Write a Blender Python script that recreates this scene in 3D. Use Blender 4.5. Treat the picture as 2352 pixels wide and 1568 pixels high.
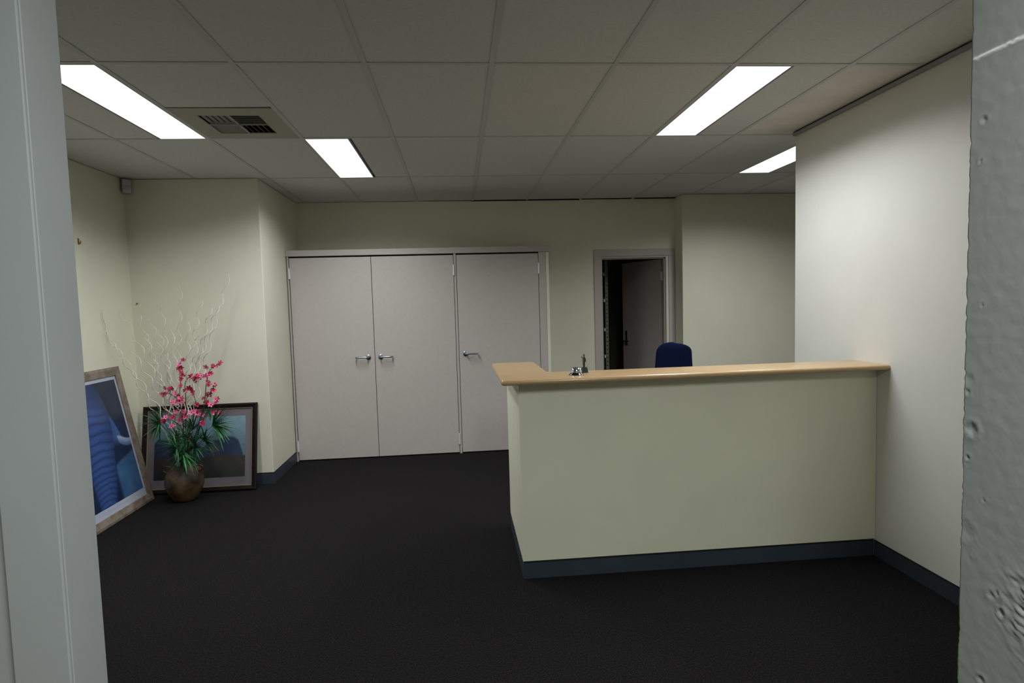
import bpy, bmesh, math, random
from mathutils import Vector, Matrix, noise
import numpy as np

for o in list(bpy.data.objects): bpy.data.objects.remove(o)
scene = bpy.context.scene
C = scene.collection

# ------------------------------------------------------------------ camera
FPX = 1323.25
YAW, PITCH, ROLL = 0.09158, -0.06528, -0.02838
CAM = Vector((-.20059, -2.82094, 1.54585))
def basis():
    cy, sy = math.cos(YAW), math.sin(YAW); cp, sp = math.cos(PITCH), math.sin(PITCH)
    F = Vector((sy*cp, cy*cp, sp)); r = Vector((cy, -sy, 0)); u = r.cross(F)
    cr, sr = math.cos(ROLL), math.sin(ROLL)
    return cr*r + sr*u, -sr*r + cr*u, F
RV, UV, FV = basis()
cam_d = bpy.data.cameras.new('camera'); cam = bpy.data.objects.new('camera', cam_d); C.objects.link(cam)
m = Matrix.Identity(4)
for i in range(3):
    m[i][0] = RV[i]; m[i][1] = UV[i]; m[i][2] = -FV[i]; m[i][3] = CAM[i]
cam.matrix_world = m
cam_d.sensor_width = 36; cam_d.sensor_fit = 'HORIZONTAL'; cam_d.lens = FPX*36/2352
cam_d.clip_start = .05; cam_d.clip_end = 60
scene.camera = cam
def at(px, py, axis, val):
    """the point of an axis-aligned plane seen at a pixel of the 2352 x 1568 photograph"""
    d = FV + RV*((px-1176)/FPX) - UV*((py-784)/FPX)
    return CAM + d*((val-CAM[axis])/d[axis])

# ------------------------------------------------------------------ world, view
w = bpy.data.worlds.new('world'); scene.world = w; w.use_nodes = True
w.node_tree.nodes['Background'].inputs[0].default_value = (.5, .6, .8, 1)
w.node_tree.nodes['Background'].inputs[1].default_value = 0.0
scene.view_settings.view_transform = 'Standard'; scene.view_settings.look = 'None'
scene.view_settings.gamma = 1; scene.view_settings.use_curve_mapping = False
scene.view_settings.exposure = 0.0
LIGHT = 25.0         # watts of each fluorescent panel in the reception
HALL = 78.0          # watts of the panel in the hall behind the camera
SPREAD = 152         # the prismatic panels throw their light mostly downwards

# ------------------------------------------------------------------ materials
MAT = {}
def mat(name, col, rough=.6, var=0.0, vscale=8.0, bump=0.0, bscale=200.0, metal=0.0, spec=.5, emit=0.0, sheen=0.0, col2=None, detail=3, coat=0.0):
    m = bpy.data.materials.new(name); m.use_nodes = True
    nt = m.node_tree; b = nt.nodes['Principled BSDF']
    b.inputs['Base Color'].default_value = (*col, 1)
    b.inputs['Roughness'].default_value = rough; b.inputs['Metallic'].default_value = metal
    b.inputs['Specular IOR Level'].default_value = spec
    if coat: b.inputs['Coat Weight'].default_value = coat; b.inputs['Coat Roughness'].default_value = .12
    if sheen: b.inputs['Sheen Weight'].default_value = sheen
    tc = nt.nodes.new('ShaderNodeTexCoord')
    if var or col2:
        n = nt.nodes.new('ShaderNodeTexNoise'); n.inputs['Scale'].default_value = vscale; n.inputs['Detail'].default_value = detail
        nt.links.new(tc.outputs['Object'], n.inputs['Vector'])
        r = nt.nodes.new('ShaderNodeValToRGB')
        c2 = col2 or tuple(min(1, c*(1+var)) for c in col); c1 = col if col2 else tuple(c*(1-var) for c in col)
        r.color_ramp.elements[0].position = .35; r.color_ramp.elements[1].position = .65
        r.color_ramp.elements[0].color = (*c1, 1); r.color_ramp.elements[1].color = (*c2, 1)
        nt.links.new(n.outputs['Fac'], r.inputs['Fac']); nt.links.new(r.outputs['Color'], b.inputs['Base Color'])
    if bump:
        n2 = nt.nodes.new('ShaderNodeTexNoise'); n2.inputs['Scale'].default_value = bscale; n2.inputs['Detail'].default_value = 4
        nt.links.new(tc.outputs['Object'], n2.inputs['Vector'])
        bp = nt.nodes.new('ShaderNodeBump'); bp.inputs['Strength'].default_value = bump; bp.inputs['Distance'].default_value = .002
        nt.links.new(n2.outputs['Fac'], bp.inputs['Height']); nt.links.new(bp.outputs['Normal'], b.inputs['Normal'])
    if emit:
        b.inputs['Emission Color'].default_value = (*col, 1); b.inputs['Emission Strength'].default_value = emit
    MAT[name] = m
    return m
def vmat(name, rough=.5, coat=0.0, bump=0.0):
    m = mat(name, (1, 1, 1), rough, coat=coat, bump=bump, bscale=120); nt = m.node_tree
    a = nt.nodes.new('ShaderNodeVertexColor'); a.layer_name = 'Col'
    nt.links.new(a.outputs['Color'], nt.nodes['Principled BSDF'].inputs['Base Color'])
    return m
mat('wall', (.73, .71, .575), .55, var=.02, vscale=3, bump=.12, bscale=260)
mat('wall_right', (.73, .72, .66), .50, var=.02, vscale=3, bump=.10, bscale=260)
mat('ceiling', (.72, .725, .705), .9, var=.03, vscale=60, bump=.5, bscale=420)
mat('tile_stain', (.78, .75, .68), .9, var=.07, vscale=2.6, bump=.5, bscale=420)
mat('tee', (.60, .62, .60), .6)
mat('gap', (.01, .01, .01), .9)
mat('angle_metal', (.30, .30, .31), .5)
m = mat('carpet', (.0030, .0030, .0040), .97, bump=1.0, bscale=380, sheen=.0, spec=.1, col2=(.0175, .0145, .0150), vscale=150, detail=6)
nt = m.node_tree
mat('skirting', (.034, .045, .062), .45, var=.1, vscale=5)
mat('skirting_gap_shade', (.006, .006, .009), .6)  # near-black colour standing in for the shade of the skirting gap
mat('door_paint', (.50, .455, .42), .5, var=.02, vscale=30, bump=.10, bscale=300)
mat('door_frame', (.48, .43, .40), .45, var=.02, vscale=20)
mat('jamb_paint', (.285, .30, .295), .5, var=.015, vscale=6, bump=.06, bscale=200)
mat('hinge_metal', (.85, .87, .95), .40, metal=.35)
mat('satin_steel', (.34, .37, .44), .30, metal=1.0)
mat('lamp_rim', (.75, .75, .75), .5)
mat('diffuser', (.93, .96, 1.0), .4, emit=1.6)
mat('diffuser_hall', (.85, .97, 1.0), .4, emit=1.6)
mat('vent_paint', (.43, .42, .34), .6)
mat('vent_dark', (.012, .013, .012), .8)
mat('vent_slat', (.33, .33, .31), .5)
mat('desk_paint', (.73, .725, .56), .55, var=.02, vscale=4, bump=.10, bscale=260)
mat('desk_side_paint', (.55, .56, .46), .55, var=.02, vscale=4, bump=.10, bscale=260)
mat('chrome', (.78, .80, .86), .06, metal=1.0)
mat('black_gloss', (.004, .004, .006), .22)
mat('bronze', (.022, .022, .013), .45, var=.25, vscale=60)
mat('bronze_stone', (.020, .024, .020), .6, var=.3, vscale=120)
mat('chair_fabric', (.0022, .007, .034), .95, var=.25, vscale=240, bump=.5, bscale=500, spec=.15)
mat('chair_plastic', (.012, .012, .014), .45)
mat('white_plastic', (.55, .54, .56), .4)
mat('lens_plastic', (.40, .40, .44), .3)
mat('brass', (.35, .24, .08), .35, metal=.8)
mat('filler', (.70, .68, .72), .7)
mat('frame_timber', (.16, .115, .085), .5, col2=(.27, .22, .18), vscale=14, detail=5)
mat('mahogany', (.009, .0032, .003), .55, spec=.25, var=.3, vscale=20)
mat('mat_board', (.155, .138, .150), .7, var=.03, vscale=90)
mat('white_border', (.44, .47, .56), .5)
mat('backing', (.10, .07, .05), .8)
mat('gilt', (.26, .20, .12), .5)
mat('seal_red', (.45, .02, .02), .6)
vmat('print_ink', .35, coat=.15)
m = mat('glazed_clay', (.012, .008, .006), .5, col2=(.15, .088, .036), vscale=7.5, detail=5, bump=.4, bscale=40)
mat('branch_bark', (.030, .022, .016), .8)
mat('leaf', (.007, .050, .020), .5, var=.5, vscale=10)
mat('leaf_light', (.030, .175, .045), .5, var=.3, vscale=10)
mat('petal', (.62, .025, .11), .6, var=.2, vscale=60)
mat('petal_pale', (.85, .18, .36), .6, var=.2, vscale=60)
mat('petal_deep', (.34, .010, .035), .6, var=.2, vscale=60)
mat('blossom_eye', (.14, .008, .02), .7)
mat('willow', (.66, .62, .52), .6, var=.15, vscale=40)
mat('foam', (.02, .03, .012), .95)
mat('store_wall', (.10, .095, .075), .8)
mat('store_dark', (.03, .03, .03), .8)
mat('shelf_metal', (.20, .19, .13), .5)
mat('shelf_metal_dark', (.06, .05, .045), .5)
mat('ticket', (.75, .75, .72), .5)
vmat('rough_plaster', .75, bump=.0)

# ------------------------------------------------------------------ mesh helpers
class MB:
    def __init__(s): s.v = []; s.f = []
    def quad(s, *p):
        n = len(s.v); s.v += [Vector(q) for q in p]; s.f.append(tuple(range(n, n+len(p))))
    def box(s, x0, x1, y0, y1, z0, z1, M=None):
        n = len(s.v)
        P = [Vector((x, y, z)) for z in (z0, z1) for x, y in ((x0, y0), (x1, y0), (x1, y1), (x0, y1))]
        if M is not None: P = [M @ p for p in P]
        s.v += P
        s.f += [tuple(n+i for i in q) for q in ((3, 2, 1, 0), (4, 5, 6, 7), (0, 1, 5, 4), (1, 2, 6, 5), (2, 3, 7, 6), (3, 0, 4, 7))]
        return s
    def prism(s, poly, z0, z1):
        n = len(s.v); k = len(poly)
        s.v += [Vector((x, y, z0)) for x, y in poly] + [Vector((x, y, z1)) for x, y in poly]
        s.f.append(tuple(n+i for i in range(k))[::-1]); s.f.append(tuple(n+k+i for i in range(k)))
        for i in range(k): j = (i+1) % k; s.f.append((n+i, n+j, n+k+j, n+k+i))
        return s
    def tube(s, path, rad, seg=8, cap=True):
        path = [Vector(p) for p in path]
        if not hasattr(rad, '__len__'): rad = [rad]*len(path)
        n0 = len(s.v); prev = None
        for i, p in enumerate(path):
            t = (path[min(i+1, len(path)-1)] - path[max(i-1, 0)]).normalized()
            a = prev if prev is not None else (Vector((0, 0, 1)) if abs(t.z) < .9 else Vector((1, 0, 0)))
            a = (a - t*a.dot(t)).normalized(); prev = a; b = t.cross(a)
            for k in range(seg):
                an = 2*math.pi*k/seg; s.v.append(p + (a*math.cos(an) + b*math.sin(an))*rad[i])
        for i in range(len(path)-1):
            for k in range(seg):
                q = (k+1) % seg; s.f.append((n0+i*seg+k, n0+i*seg+q, n0+(i+1)*seg+q, n0+(i+1)*seg+k))
        if cap:
            s.f.append(tuple(n0+k for k in range(seg))[::-1]); e = n0+(len(path)-1)*seg; s.f.append(tuple(e+k for k in range(seg)))
        return s
    def lathe(s, prof, cx, cy, seg=32, wob=None, z0=0):
        n0 = len(s.v)
        for r, z in prof:
            for k in range(seg):
                an = 2*math.pi*k/seg; rr = r*(wob(an, z) if wob else 1)
                s.v.append(Vector((cx+rr*math.cos(an), cy+rr*math.sin(an), z0+z)))
        for i in range(len(prof)-1):
            for k in range(seg):
                q = (k+1) % seg; s.f.append((n0+i*seg+k, n0+i*seg+q, n0+(i+1)*seg+q, n0+(i+1)*seg+k))
        s.f.append(tuple(n0+k for k in range(seg))[::-1]); e = n0+(len(prof)-1)*seg; s.f.append(tuple(e+k for k in range(seg)))
        return s
ORG = {}
def make_mesh(name, mb, material, org=Vector((0, 0, 0)), bevel=0, bseg=2, smooth=False):
    me = bpy.data.meshes.new(name)
    me.from_pydata([tuple(v-org) for v in mb.v], [], mb.f); me.update()
    if bevel or smooth:
        bm = bmesh.new(); bm.from_mesh(me)
        if bevel:
            bmesh.ops.remove_doubles(bm, verts=bm.verts, dist=1e-6)
            es = [e for e in bm.edges if len(e.link_faces) == 2 and e.calc_face_angle(0) > .5]
            bmesh.ops.bevel(bm, geom=es, offset=bevel, segments=bseg, profile=.5, affect='EDGES', clamp_overlap=True)
        if smooth:
            for f in bm.faces: f.smooth = True
            for e in bm.edges:
                if len(e.link_faces) == 2 and e.calc_face_angle(0) > .7: e.smooth = False
        bm.to_mesh(me); bm.free()
    me.materials.append(MAT[material] if isinstance(material, str) else material)
    return me
def obj(name, mb, material, parent=None, bevel=0, bseg=2, smooth=False, **tags):
    org = ORG.get(parent.name, Vector((0, 0, 0))) if parent else (tags.pop('org', None) or Vector((0, 0, 0)))
    if parent is None and isinstance(org, tuple): org = Vector(org)
    me = make_mesh(name, mb, material, org, bevel, bseg, smooth)
    o = bpy.data.objects.new(name, me); C.objects.link(o)
    if parent: o.parent = parent; ORG[o.name] = org
    else: o.location = org; ORG[o.name] = org
    for k, v in tags.items(): o[k] = v
    return o
def thing(name, loc, label=None, category=None, group=None, kind=None):
    o = bpy.data.objects.new(name, None); o.empty_display_size = .1; C.objects.link(o)
    o.location = loc; ORG[o.name] = Vector(loc)
    if label: o['label'] = label
    if category: o['category'] = category
    if group: o['group'] = group
    if kind: o['kind'] = kind
    return o
def struct(name, mb, material, **k):
    return obj(name, mb, material, kind='structure', **k)
B = lambda *a: MB().box(*a)

# ------------------------------------------------------------------ room shell
ZC = 2.694
YS, YN = -5.4, 3.647           # hall back wall, far wall
XL, XR, XE = -3.0, 2.21, 4.82
struct('floor', B(-3.15, 5.0, -5.55, 5.4, -.1, 0), 'carpet')
struct('wall_left', B(XL-.12, XL, YS, 2.444, 0, ZC), 'wall')
struct('wall_back_left', B(XL-.12, -1.897, 2.444, YN+.11, 0, ZC), 'wall', bevel=.004)
mb = MB(); mb.box(-1.897, 1.434, YN, YN+.11, 0, ZC); mb.box(1.434, 2.2, YN, YN+.11, 2.052, ZC); mb.box(2.2, 2.30, YN, YN+.11, 0, ZC)
struct('wall_back', mb, 'wall')
struct('wall_back_right', B(2.297, XE+.12, 3.413, YN+.11, 0, ZC), 'wall', bevel=.003)
struct('wall_far_right', B(XE, XE+.12, YS, 3.413, 0, ZC), 'wall')
struct('wall_right', B(XR, XR+.11, -1.70, 1.12, 0, ZC-.001), 'wall_right', bevel=.002)
mb = MB(); mb.box(XL, -.888-.012, -1.785, -1.70, 0, ZC); mb.box(-.90, .878, -1.785, -1.70, 2.42, ZC)
struct('wall_front_left', mb, 'jamb_paint')
struct('wall_front_right', B(.878, XE, -1.90, -1.70, 0, ZC), 'wall')
struct('wall_hall', B(XL-.12, XE+.12, YS-.12, YS, 0, ZC), 'wall')

# rough old plaster end of the front wall, with chips, dents and a scratch (the opening's right-hand reveal)
def rough_column():
    x0 = .866; ys = np.linspace(-1.905, -1.698, 64); zs = np.linspace(0, 2.42, 620)
    chips = []     # (y, z, radius, depth)
    for px, py, r, d in ((2260, 275, .007, .005), (2252, 370, .004, .006), (2256, 700, .004, .003), (2225, 870, .012, .0025), (2223, 900, .006, .004),
                         (2232, 985, .013, .007), (2223, 1050, .005, .006), (2258, 1148, .004, .004), (2215, 1215, .020, .003), (2300, 1408, .007, .009),
                         (2278, 1368, .008, .004), (2290, 1362, .006, .004), (2253, 1560, .008, .006), (2232, 1278, .004, -.002), (2340, 1345, .018, .003), (2345, 1395, .02, .004), (2325, 1320, .010, -.002)):
        p = at(px, py, 0, x0); chips.append((p.y, p.z, r, d))
    a = at(2238, 136, 0, x0); b = at(2352, 84, 0, x0)
    V = []; F = []; col = []
    rnd = random.Random(4)
    edge = [0]*len(zs)
    for k in range(46):
        c = rnd.randrange(len(zs)); wdt = rnd.randint(1, 3); dd = rnd.uniform(.001, .0035)
        for q in range(max(0, c-wdt), min(len(zs), c+wdt+1)): edge[q] = max(edge[q], dd*(1-abs(q-c)/(wdt+1)))
    for iz, z in enumerate(zs):
        for iy, y in enumerate(ys):
            h = .0010*noise.noise(Vector((y*9, z*9, 0))) + .0007*noise.noise(Vector((y*45, z*45, 3))) + .0003*noise.noise(Vector((y*160, z*160, 7)))
            c = Vector((.195, .205, .185))
            for cy, cz, r, d in chips:
                q = math.hypot(y-cy, z-cz)
                if q < r*2.2:
                    q2 = q/(r*(1+.5*noise.noise(Vector((y*300, z*300, cy*50)))))
                    h -= .6*d*math.exp(-q2*q2*1.6)
                    if d > 0: h += .22*d*math.exp(-((q2-1.4)**2)*5)
            patch = math.exp(-(((y+1.85)/.05)**2 + ((z-.92)/.07)**2))
            h += .006*patch*noise.noise(Vector((y*50, z*120-y*60, 1)))
            # scratch
            t = max(0, min(1, ((y-a.y)*(b.y-a.y)+(z-a.z)*(b.z-a.z))/((b.y-a.y)**2+(b.z-a.z)**2)))
            dist = math.hypot(y-(a.y+t*(b.y-a.y)), z-(a.z+t*(b.z-a.z)) + .002*noise.noise(Vector((y*120, 0, 0))))
            if dist < .007:
                g = math.exp(-(dist/.0026)**2); h += .0018*g; c = c.lerp(Vector((.70, .69, .70)), min(1, g*1.1))
            yy = y
            rag = edge[iz] + .0012*abs(noise.noise(Vector((z*70, 5, 0))))
            if iy >= len(ys)-3: yy = y - rag*(iy-len(ys)+4)/3
            V.append((x0 - h, yy, z)); col.append(c)
    ny = len(ys)
    for i in range(len(zs)-1):
        for j in range(ny-1):
            n = i*ny+j; F.append((n, n+ny, n+ny+1, n+1))
    # turn the corners back into the wall
    n0 = len(V)
    for i, z in enumerate(zs):
        e = V[i*ny+ny-1]; V.append((.90, e[1]+.001, z)); col.append(Vector((.195, .205, .185)))
    for i in range(len(zs)-1):
        F.append((i*ny+ny-1, (i+1)*ny+ny-1, n0+i+1, n0+i))
    n1 = len(V)
    for i, z in enumerate(zs): V.append((.90, -1.905, z)); col.append(Vector((.195, .205, .185)))
    for i in range(len(zs)-1): F.append((n1+i, n1+i+1, (i+1)*ny, i*ny))
    me = bpy.data.meshes.new('wall_opening_right'); me.from_pydata(V, [], F); me.update()
    ca = me.color_attributes.new('Col', 'FLOAT_COLOR', 'POINT')
    ca.data.foreach_set('color', np.array([(*c, 1) for c in col], dtype='f').ravel())
    me.materials.append(MAT['rough_plaster']); me.polygons.foreach_set('use_smooth', [True]*len(me.polygons))
    o = bpy.data.objects.new('wall_opening_right', me); C.objects.link(o); o['kind'] = 'structure'
rough_column()

# painted door lining and architrave on the opening's left-hand side
t = thing('trim_1', (-.888, -1.74, 0), kind='structure')
obj('jamb_lining', B(-.905, -.888, -1.789, -1.699, 0, 2.42), 'jamb_paint', t, bevel=.0015)
obj('architrave', B(-.979, -.8885, -1.7965, -1.7895, 0, 2.50), 'jamb_paint', t, bevel=.002)
t = thing('trim_2', (-.888, -1.74, 2.42), kind='structure')
obj('head_lining', B(-.888, .86, -1.789, -1.699, 2.402, 2.42), 'jamb_paint', t, bevel=.0015)

# ------------------------------------------------------------------ suspended ceiling
PX_, PY_ = .603, 1.2075
def rowy(k, x): return .017 + PY_*k - .0175*x
ceil = thing('ceiling', (0, 0, ZC), kind='structure')
def cell_poly(i, k, x0=0, x1=PX_, f0=0, f1=1, g=.006):
    xa, xb = i*PX_+x0+g, i*PX_+x1-g
    ya = lambda x: rowy(k, x) + PY_*f0 + g; yb = lambda x: rowy(k, x) + PY_*f1 - g
    return [(xa, ya(xa)), (xb, ya(xb)), (xb, yb(xb)), (xa, yb(xa))]
special = {(-4, 0): 'lightR', (-2, 1): 'lightL', (2, 0): 'lightL', (4, 1): 'lightL', (-3, 0): 'vent', (0, -3): 'lightH'}
tile_me = None
LAMPS = []
H = .315
def tile(poly, material='ceiling'):
    return obj('ceiling_tile', MB().prism(poly, ZC+.004, ZC+.018), material, ceil)
for i in range(-5, 8):
    for k in range(-5, 3):
        if i*PX_ >= -1.9 + 0 and False: continue
        if i <= -4 and k == 2 and (i+1)*PX_ < -1.9 and False: continue
        sp = special.get((i, k))
        if sp is None:
            if (i, k) == (3, 0):
                o = tile(cell_poly(i, k), 'tile_stain'); continue
            if tile_me is None:
                o = tile(cell_poly(0, 0)); tile_me = o.data; base = o
                if (i, k) != (0, 0):
                    o.location = (i*PX_, rowy(k, i*PX_)-rowy(0, 0), 0)
            else:
                o = bpy.data.objects.new('ceiling_tile', tile_me); o.parent = ceil; C.objects.link(o)
                o.location = (i*PX_, rowy(k, i*PX_)-rowy(0, 0), 0)
        elif sp == 'vent':
            tile(cell_poly(i, k, f1=.5))
        else:
            if sp == 'lightR': LAMPS.append((i*PX_+PX_-H, i*PX_+PX_, k, sp)); tile(cell_poly(i, k, 0, PX_-H))
            else: LAMPS.append((i*PX_, i*PX_+H, k, sp)); tile(cell_poly(i, k, H, PX_))
# tees of the grid
TW = .012
for i in range(-4, 8):
    x = i*PX_; obj('main_tee', B(x-TW, x+TW, YS, YN, ZC, ZC+.0035), 'tee', ceil)
for k in range(-4, 3):
    mb = MB(); y0 = lambda x: rowy(k, x)
    mb.prism([(XL, y0(XL)-TW), (XE, y0(XE)-TW), (XE, y0(XE)+TW), (XL, y0(XL)+TW)], ZC+.0006, ZC+.0036)
    obj('cross_tee', mb, 'tee', ceil)
obj('void_cover', B(XL-.12, XE+.12, YS-.12, YN+.12, ZC+.10, ZC+.14), 'gap', ceil)
# shadow angle at the head of the right-hand wall
t = thing('trim_3', (XR, -.3, ZC), kind='structure')
obj('wall_angle', B(XR-.020, XR-.0005, -1.70, 1.12, ZC-.028, ZC-.008), 'angle_metal', t)
obj('shadow_gap', B(XR-.016, XR-.0005, -1.70, 1.12, ZC-.008, ZC-.0005), 'gap', t)
t = thing('trim_4', (0, YN, ZC), kind='structure')
obj('shadow_gap', B(-.02, 1.2, YN-.008, YN-.0005, ZC-.006, ZC-.0005), 'gap', t)

# ------------------------------------------------------------------ ceiling lights
labels = {(-4, 0): 'long white ceiling light panel at left, beside the air vent', (-2, 1): 'white ceiling light panel above the beige cupboard doors',
          (2, 0): 'white ceiling light panel nearest above the reception counter', (4, 1): 'white ceiling light panel at right, partly hidden by the pale wall'}
n = 0
for x0, x1, k, sp in LAMPS:
    hall = sp == 'lightH'
    key = [q for q in special if q[1] == k and q[0]*PX_ <= x0+.001 < (q[0]+1)*PX_][0]
    t = thing('ceiling_light', ((x0+x1)/2, rowy(k, x0)+.6, ZC), labels.get(key, 'ceiling light panel in the hall on the near side of the opening'), 'ceiling light', 'fluorescent panels set flush in the ceiling')
    def pl(g): return [(x0+g, rowy(k, x0)+g), (x1-g, rowy(k, x1)+g), (x1-g, rowy(k, x1)+PY_-g), (x0+g, rowy(k, x0)+PY_-g)]
    o_, i_ = pl(.0125), pl(.0165)
    mb = MB()
    for a in range(4):
        b = (a+1) % 4; mb.quad((*o_[a], ZC-.001), (*i_[a], ZC-.001), (*i_[b], ZC-.001), (*o_[b], ZC-.001)); mb.quad((*o_[a], ZC-.001), (*o_[b], ZC-.001), (*o_[b], ZC+.03), (*o_[a], ZC+.03)); mb.quad((*i_[a], ZC-.001), (*i_[a], ZC+.006), (*i_[b], ZC+.006), (*i_[b], ZC-.001))
    obj('lamp_frame', mb, 'lamp_rim', t)
    obj('diffuser', MB().prism(pl(.016), ZC+.0, ZC+.012), 'diffuser_hall' if hall else 'diffuser', t)
    ld = bpy.data.lights.new('panel_light', 'AREA'); ld.shape = 'RECTANGLE'; ld.size = H-.034; ld.size_y = PY_-.034
    ld.energy = HALL if hall else LIGHT; ld.spread = math.radians(160 if hall else SPREAD); ld.color = (.95, 1.0, 1.0) if hall else (.93, .97, 1.0)
    lo = bpy.data.objects.new('panel_light', ld); C.objects.link(lo); lo.parent = t
    lo.location = Vector(((x0+x1)/2, rowy(k, (x0+x1)/2)+PY_/2, ZC-.004)) - ORG[t.name]
    obj('housing', MB().prism(pl(.014), ZC+.014, ZC+.09), 'lamp_rim', t)

# ------------------------------------------------------------------ four-way air vent
vx0, vx1 = -1.809+.012, -1.206-.012
t = thing('ceiling_vent', (-1.505, .95, ZC), 'square four-way air vent panel in the ceiling beside the long light', 'air vent')
gx0, gx1, gy0, gy1 = -1.682, -1.332, .778, 1.130
xm, ym = (gx0+gx1)/2, (gy0+gy1)/2
yA = rowy(0, -1.5)+PY_*.5+.004; yB = rowy(1, -1.5)-.008
mb = MB(); mb.box(vx0, vx1, yA, gy0, ZC+.0, ZC+.006); mb.box(vx0, vx1, gy1, yB, ZC+.0, ZC+.006); mb.box(vx0, gx0, gy0, gy1, ZC, ZC+.006); mb.box(gx1, vx1, gy0, gy1, ZC, ZC+.006)
obj('face_plate', mb, 'vent_paint', t)
obj('cross_bar', MB().box(xm-.005, xm+.005, gy0, gy1, ZC, ZC+.006).box(gx0, gx1, ym-.004, ym+.004, ZC, ZC+.006), 'vent_paint', t)
obj('duct_box', B(gx0-.01, gx1+.01, gy0-.01, gy1+.01, ZC+.05, ZC+.055), 'vent_dark', t)
def slats(xa, xb, ya, yb, along, tilt, cnt, hw=.014):
    for q in range(cnt):
        f = (q+.5)/cnt
        if along == 'y':
            cx = xa+(xb-xa)*f; M = Matrix.Translation((cx, 0, ZC+.013)) @ Matrix.Rotation(tilt, 4, 'Y')
            obj('louvre', MB().box(-hw, hw, ya, yb, -.0008, .0008, M), 'vent_slat', t)
        else:
            cy = ya+(yb-ya)*f; M = Matrix.Translation((0, cy, ZC+.013)) @ Matrix.Rotation(tilt, 4, 'X')
            obj('louvre', MB().box(xa, xb, -hw, hw, -.0008, .0008, M), 'vent_slat', t)
slats(gx0, xm-.005, gy0, ym-.004, 'y', math.radians(-38), 5, .0085)
slats(xm+.005, gx1, gy0, ym-.004, 'x', math.radians(50), 5, .012)
slats(gx0, xm-.005, ym+.004, gy1, 'x', math.radians(-35), 5, .0155)
slats(xm+.005, gx1, ym+.004, gy1, 'y', math.radians(40), 5, .010)

# ------------------------------------------------------------------ skirtings
def skirt(name, x0, x1, y0, y1, face, h=.094):
    """face = outward direction of the visible side"""
    t = thing(name, ((x0+x1)/2, (y0+y1)/2, 0), kind='structure')
    obj('skirting_board', B(x0, x1, y0, y1, 0, h-.008), 'skirting', t)
    g = .001
    obj('skirting_gap_shade', B(x0+(g if face == 'x' else 0), x1-(g if face == 'x' else 0), y0, y1, h-.008, h), 'skirting_gap_shade', t)  # thin near-black strip paints the shaded gap line above the board
    return t
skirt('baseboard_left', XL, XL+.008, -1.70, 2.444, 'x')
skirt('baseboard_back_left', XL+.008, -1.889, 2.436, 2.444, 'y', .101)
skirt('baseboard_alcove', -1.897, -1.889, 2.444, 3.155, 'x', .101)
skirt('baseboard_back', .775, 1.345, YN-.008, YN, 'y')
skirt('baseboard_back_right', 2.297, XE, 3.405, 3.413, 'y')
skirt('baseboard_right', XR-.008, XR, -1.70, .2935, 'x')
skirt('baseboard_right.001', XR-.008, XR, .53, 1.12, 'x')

# ------------------------------------------------------------------ far doorway with its open door and dark store room
t = thing('door_1', (1.82, YN, 0), kind='structure')
mb = MB(); mb.box(1.350, 1.434, YN-.014, YN, 0, 2.132); mb.box(2.216, 2.290, YN-.014, YN, 0, 2.132)
obj('architrave', B(1.350, 1.432, YN-.014, YN, 0, 2.050), 'door_frame', t, bevel=.002)
obj('architrave', B(2.222, 2.292, YN-.014, YN, 0, 2.050), 'door_frame', t, bevel=.002)
obj('architrave', B(1.350, 2.292, YN-.014, YN, 2.0505, 2.130), 'door_frame', t, bevel=.002)
obj('jamb', B(1.4345, 1.446, YN-.004, YN+.115, 0, 2.030), 'door_frame', t, bevel=.001)
obj('jamb', B(2.188, 2.1995, YN-.004, YN+.115, 0, 2.030), 'door_frame', t, bevel=.001)
obj('jamb', B(1.4345, 2.1995, YN-.004, YN+.115, 2.030, 2.0515), 'door_frame', t, bevel=.001)
obj('stop', B(2.176, 2.188, YN+.02, YN+.06, 0, 2.030), 'door_frame', t)
obj('stop', B(1.446, 2.188, YN+.02, YN+.06, 2.018, 2.030), 'door_frame', t)
ang = math.radians(70)
M = Matrix.Translation((2.178, YN+.125, 0)) @ Matrix.Rotation(-ang, 4, 'Z')    # leaf runs along -x from the hinge
leaf = obj('door_leaf', MB().box(-.755, 0, -.0, .036, .012, 2.02, M), 'door_paint', t, bevel=.002)
hm = MB()
hm.tube([M @ Vector((-.68, -.004, 1.03)), M @ Vector((-.68, -.055, 1.03))], .010, 10); hm.tube([M @ Vector((-.68, -.050, 1.03)), M @ Vector((-.57, -.050, 1.03))], .009, 10)
hm.box(-.70, -.66, -.004, 0, .97, 1.16, M)
obj('handle', hm, 'satin_steel', leaf, smooth=True)
for z in (.2, 1.82):
    obj('hinge', MB().box(2.166, 2.190, YN+.100, YN+.124, z-.05, z+.05).tube([(2.176, YN+.128, z-.05), (2.176, YN+.128, z+.05)], .006, 8), 'hinge_metal', leaf)
# store room shell
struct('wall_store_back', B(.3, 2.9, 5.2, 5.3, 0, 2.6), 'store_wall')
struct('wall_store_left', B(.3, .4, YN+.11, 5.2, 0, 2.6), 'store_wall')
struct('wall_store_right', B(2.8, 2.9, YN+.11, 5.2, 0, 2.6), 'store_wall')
struct('ceiling_store', B(.3, 2.9, YN+.11, 5.3, 2.6, 2.68), 'store_wall')
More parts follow.
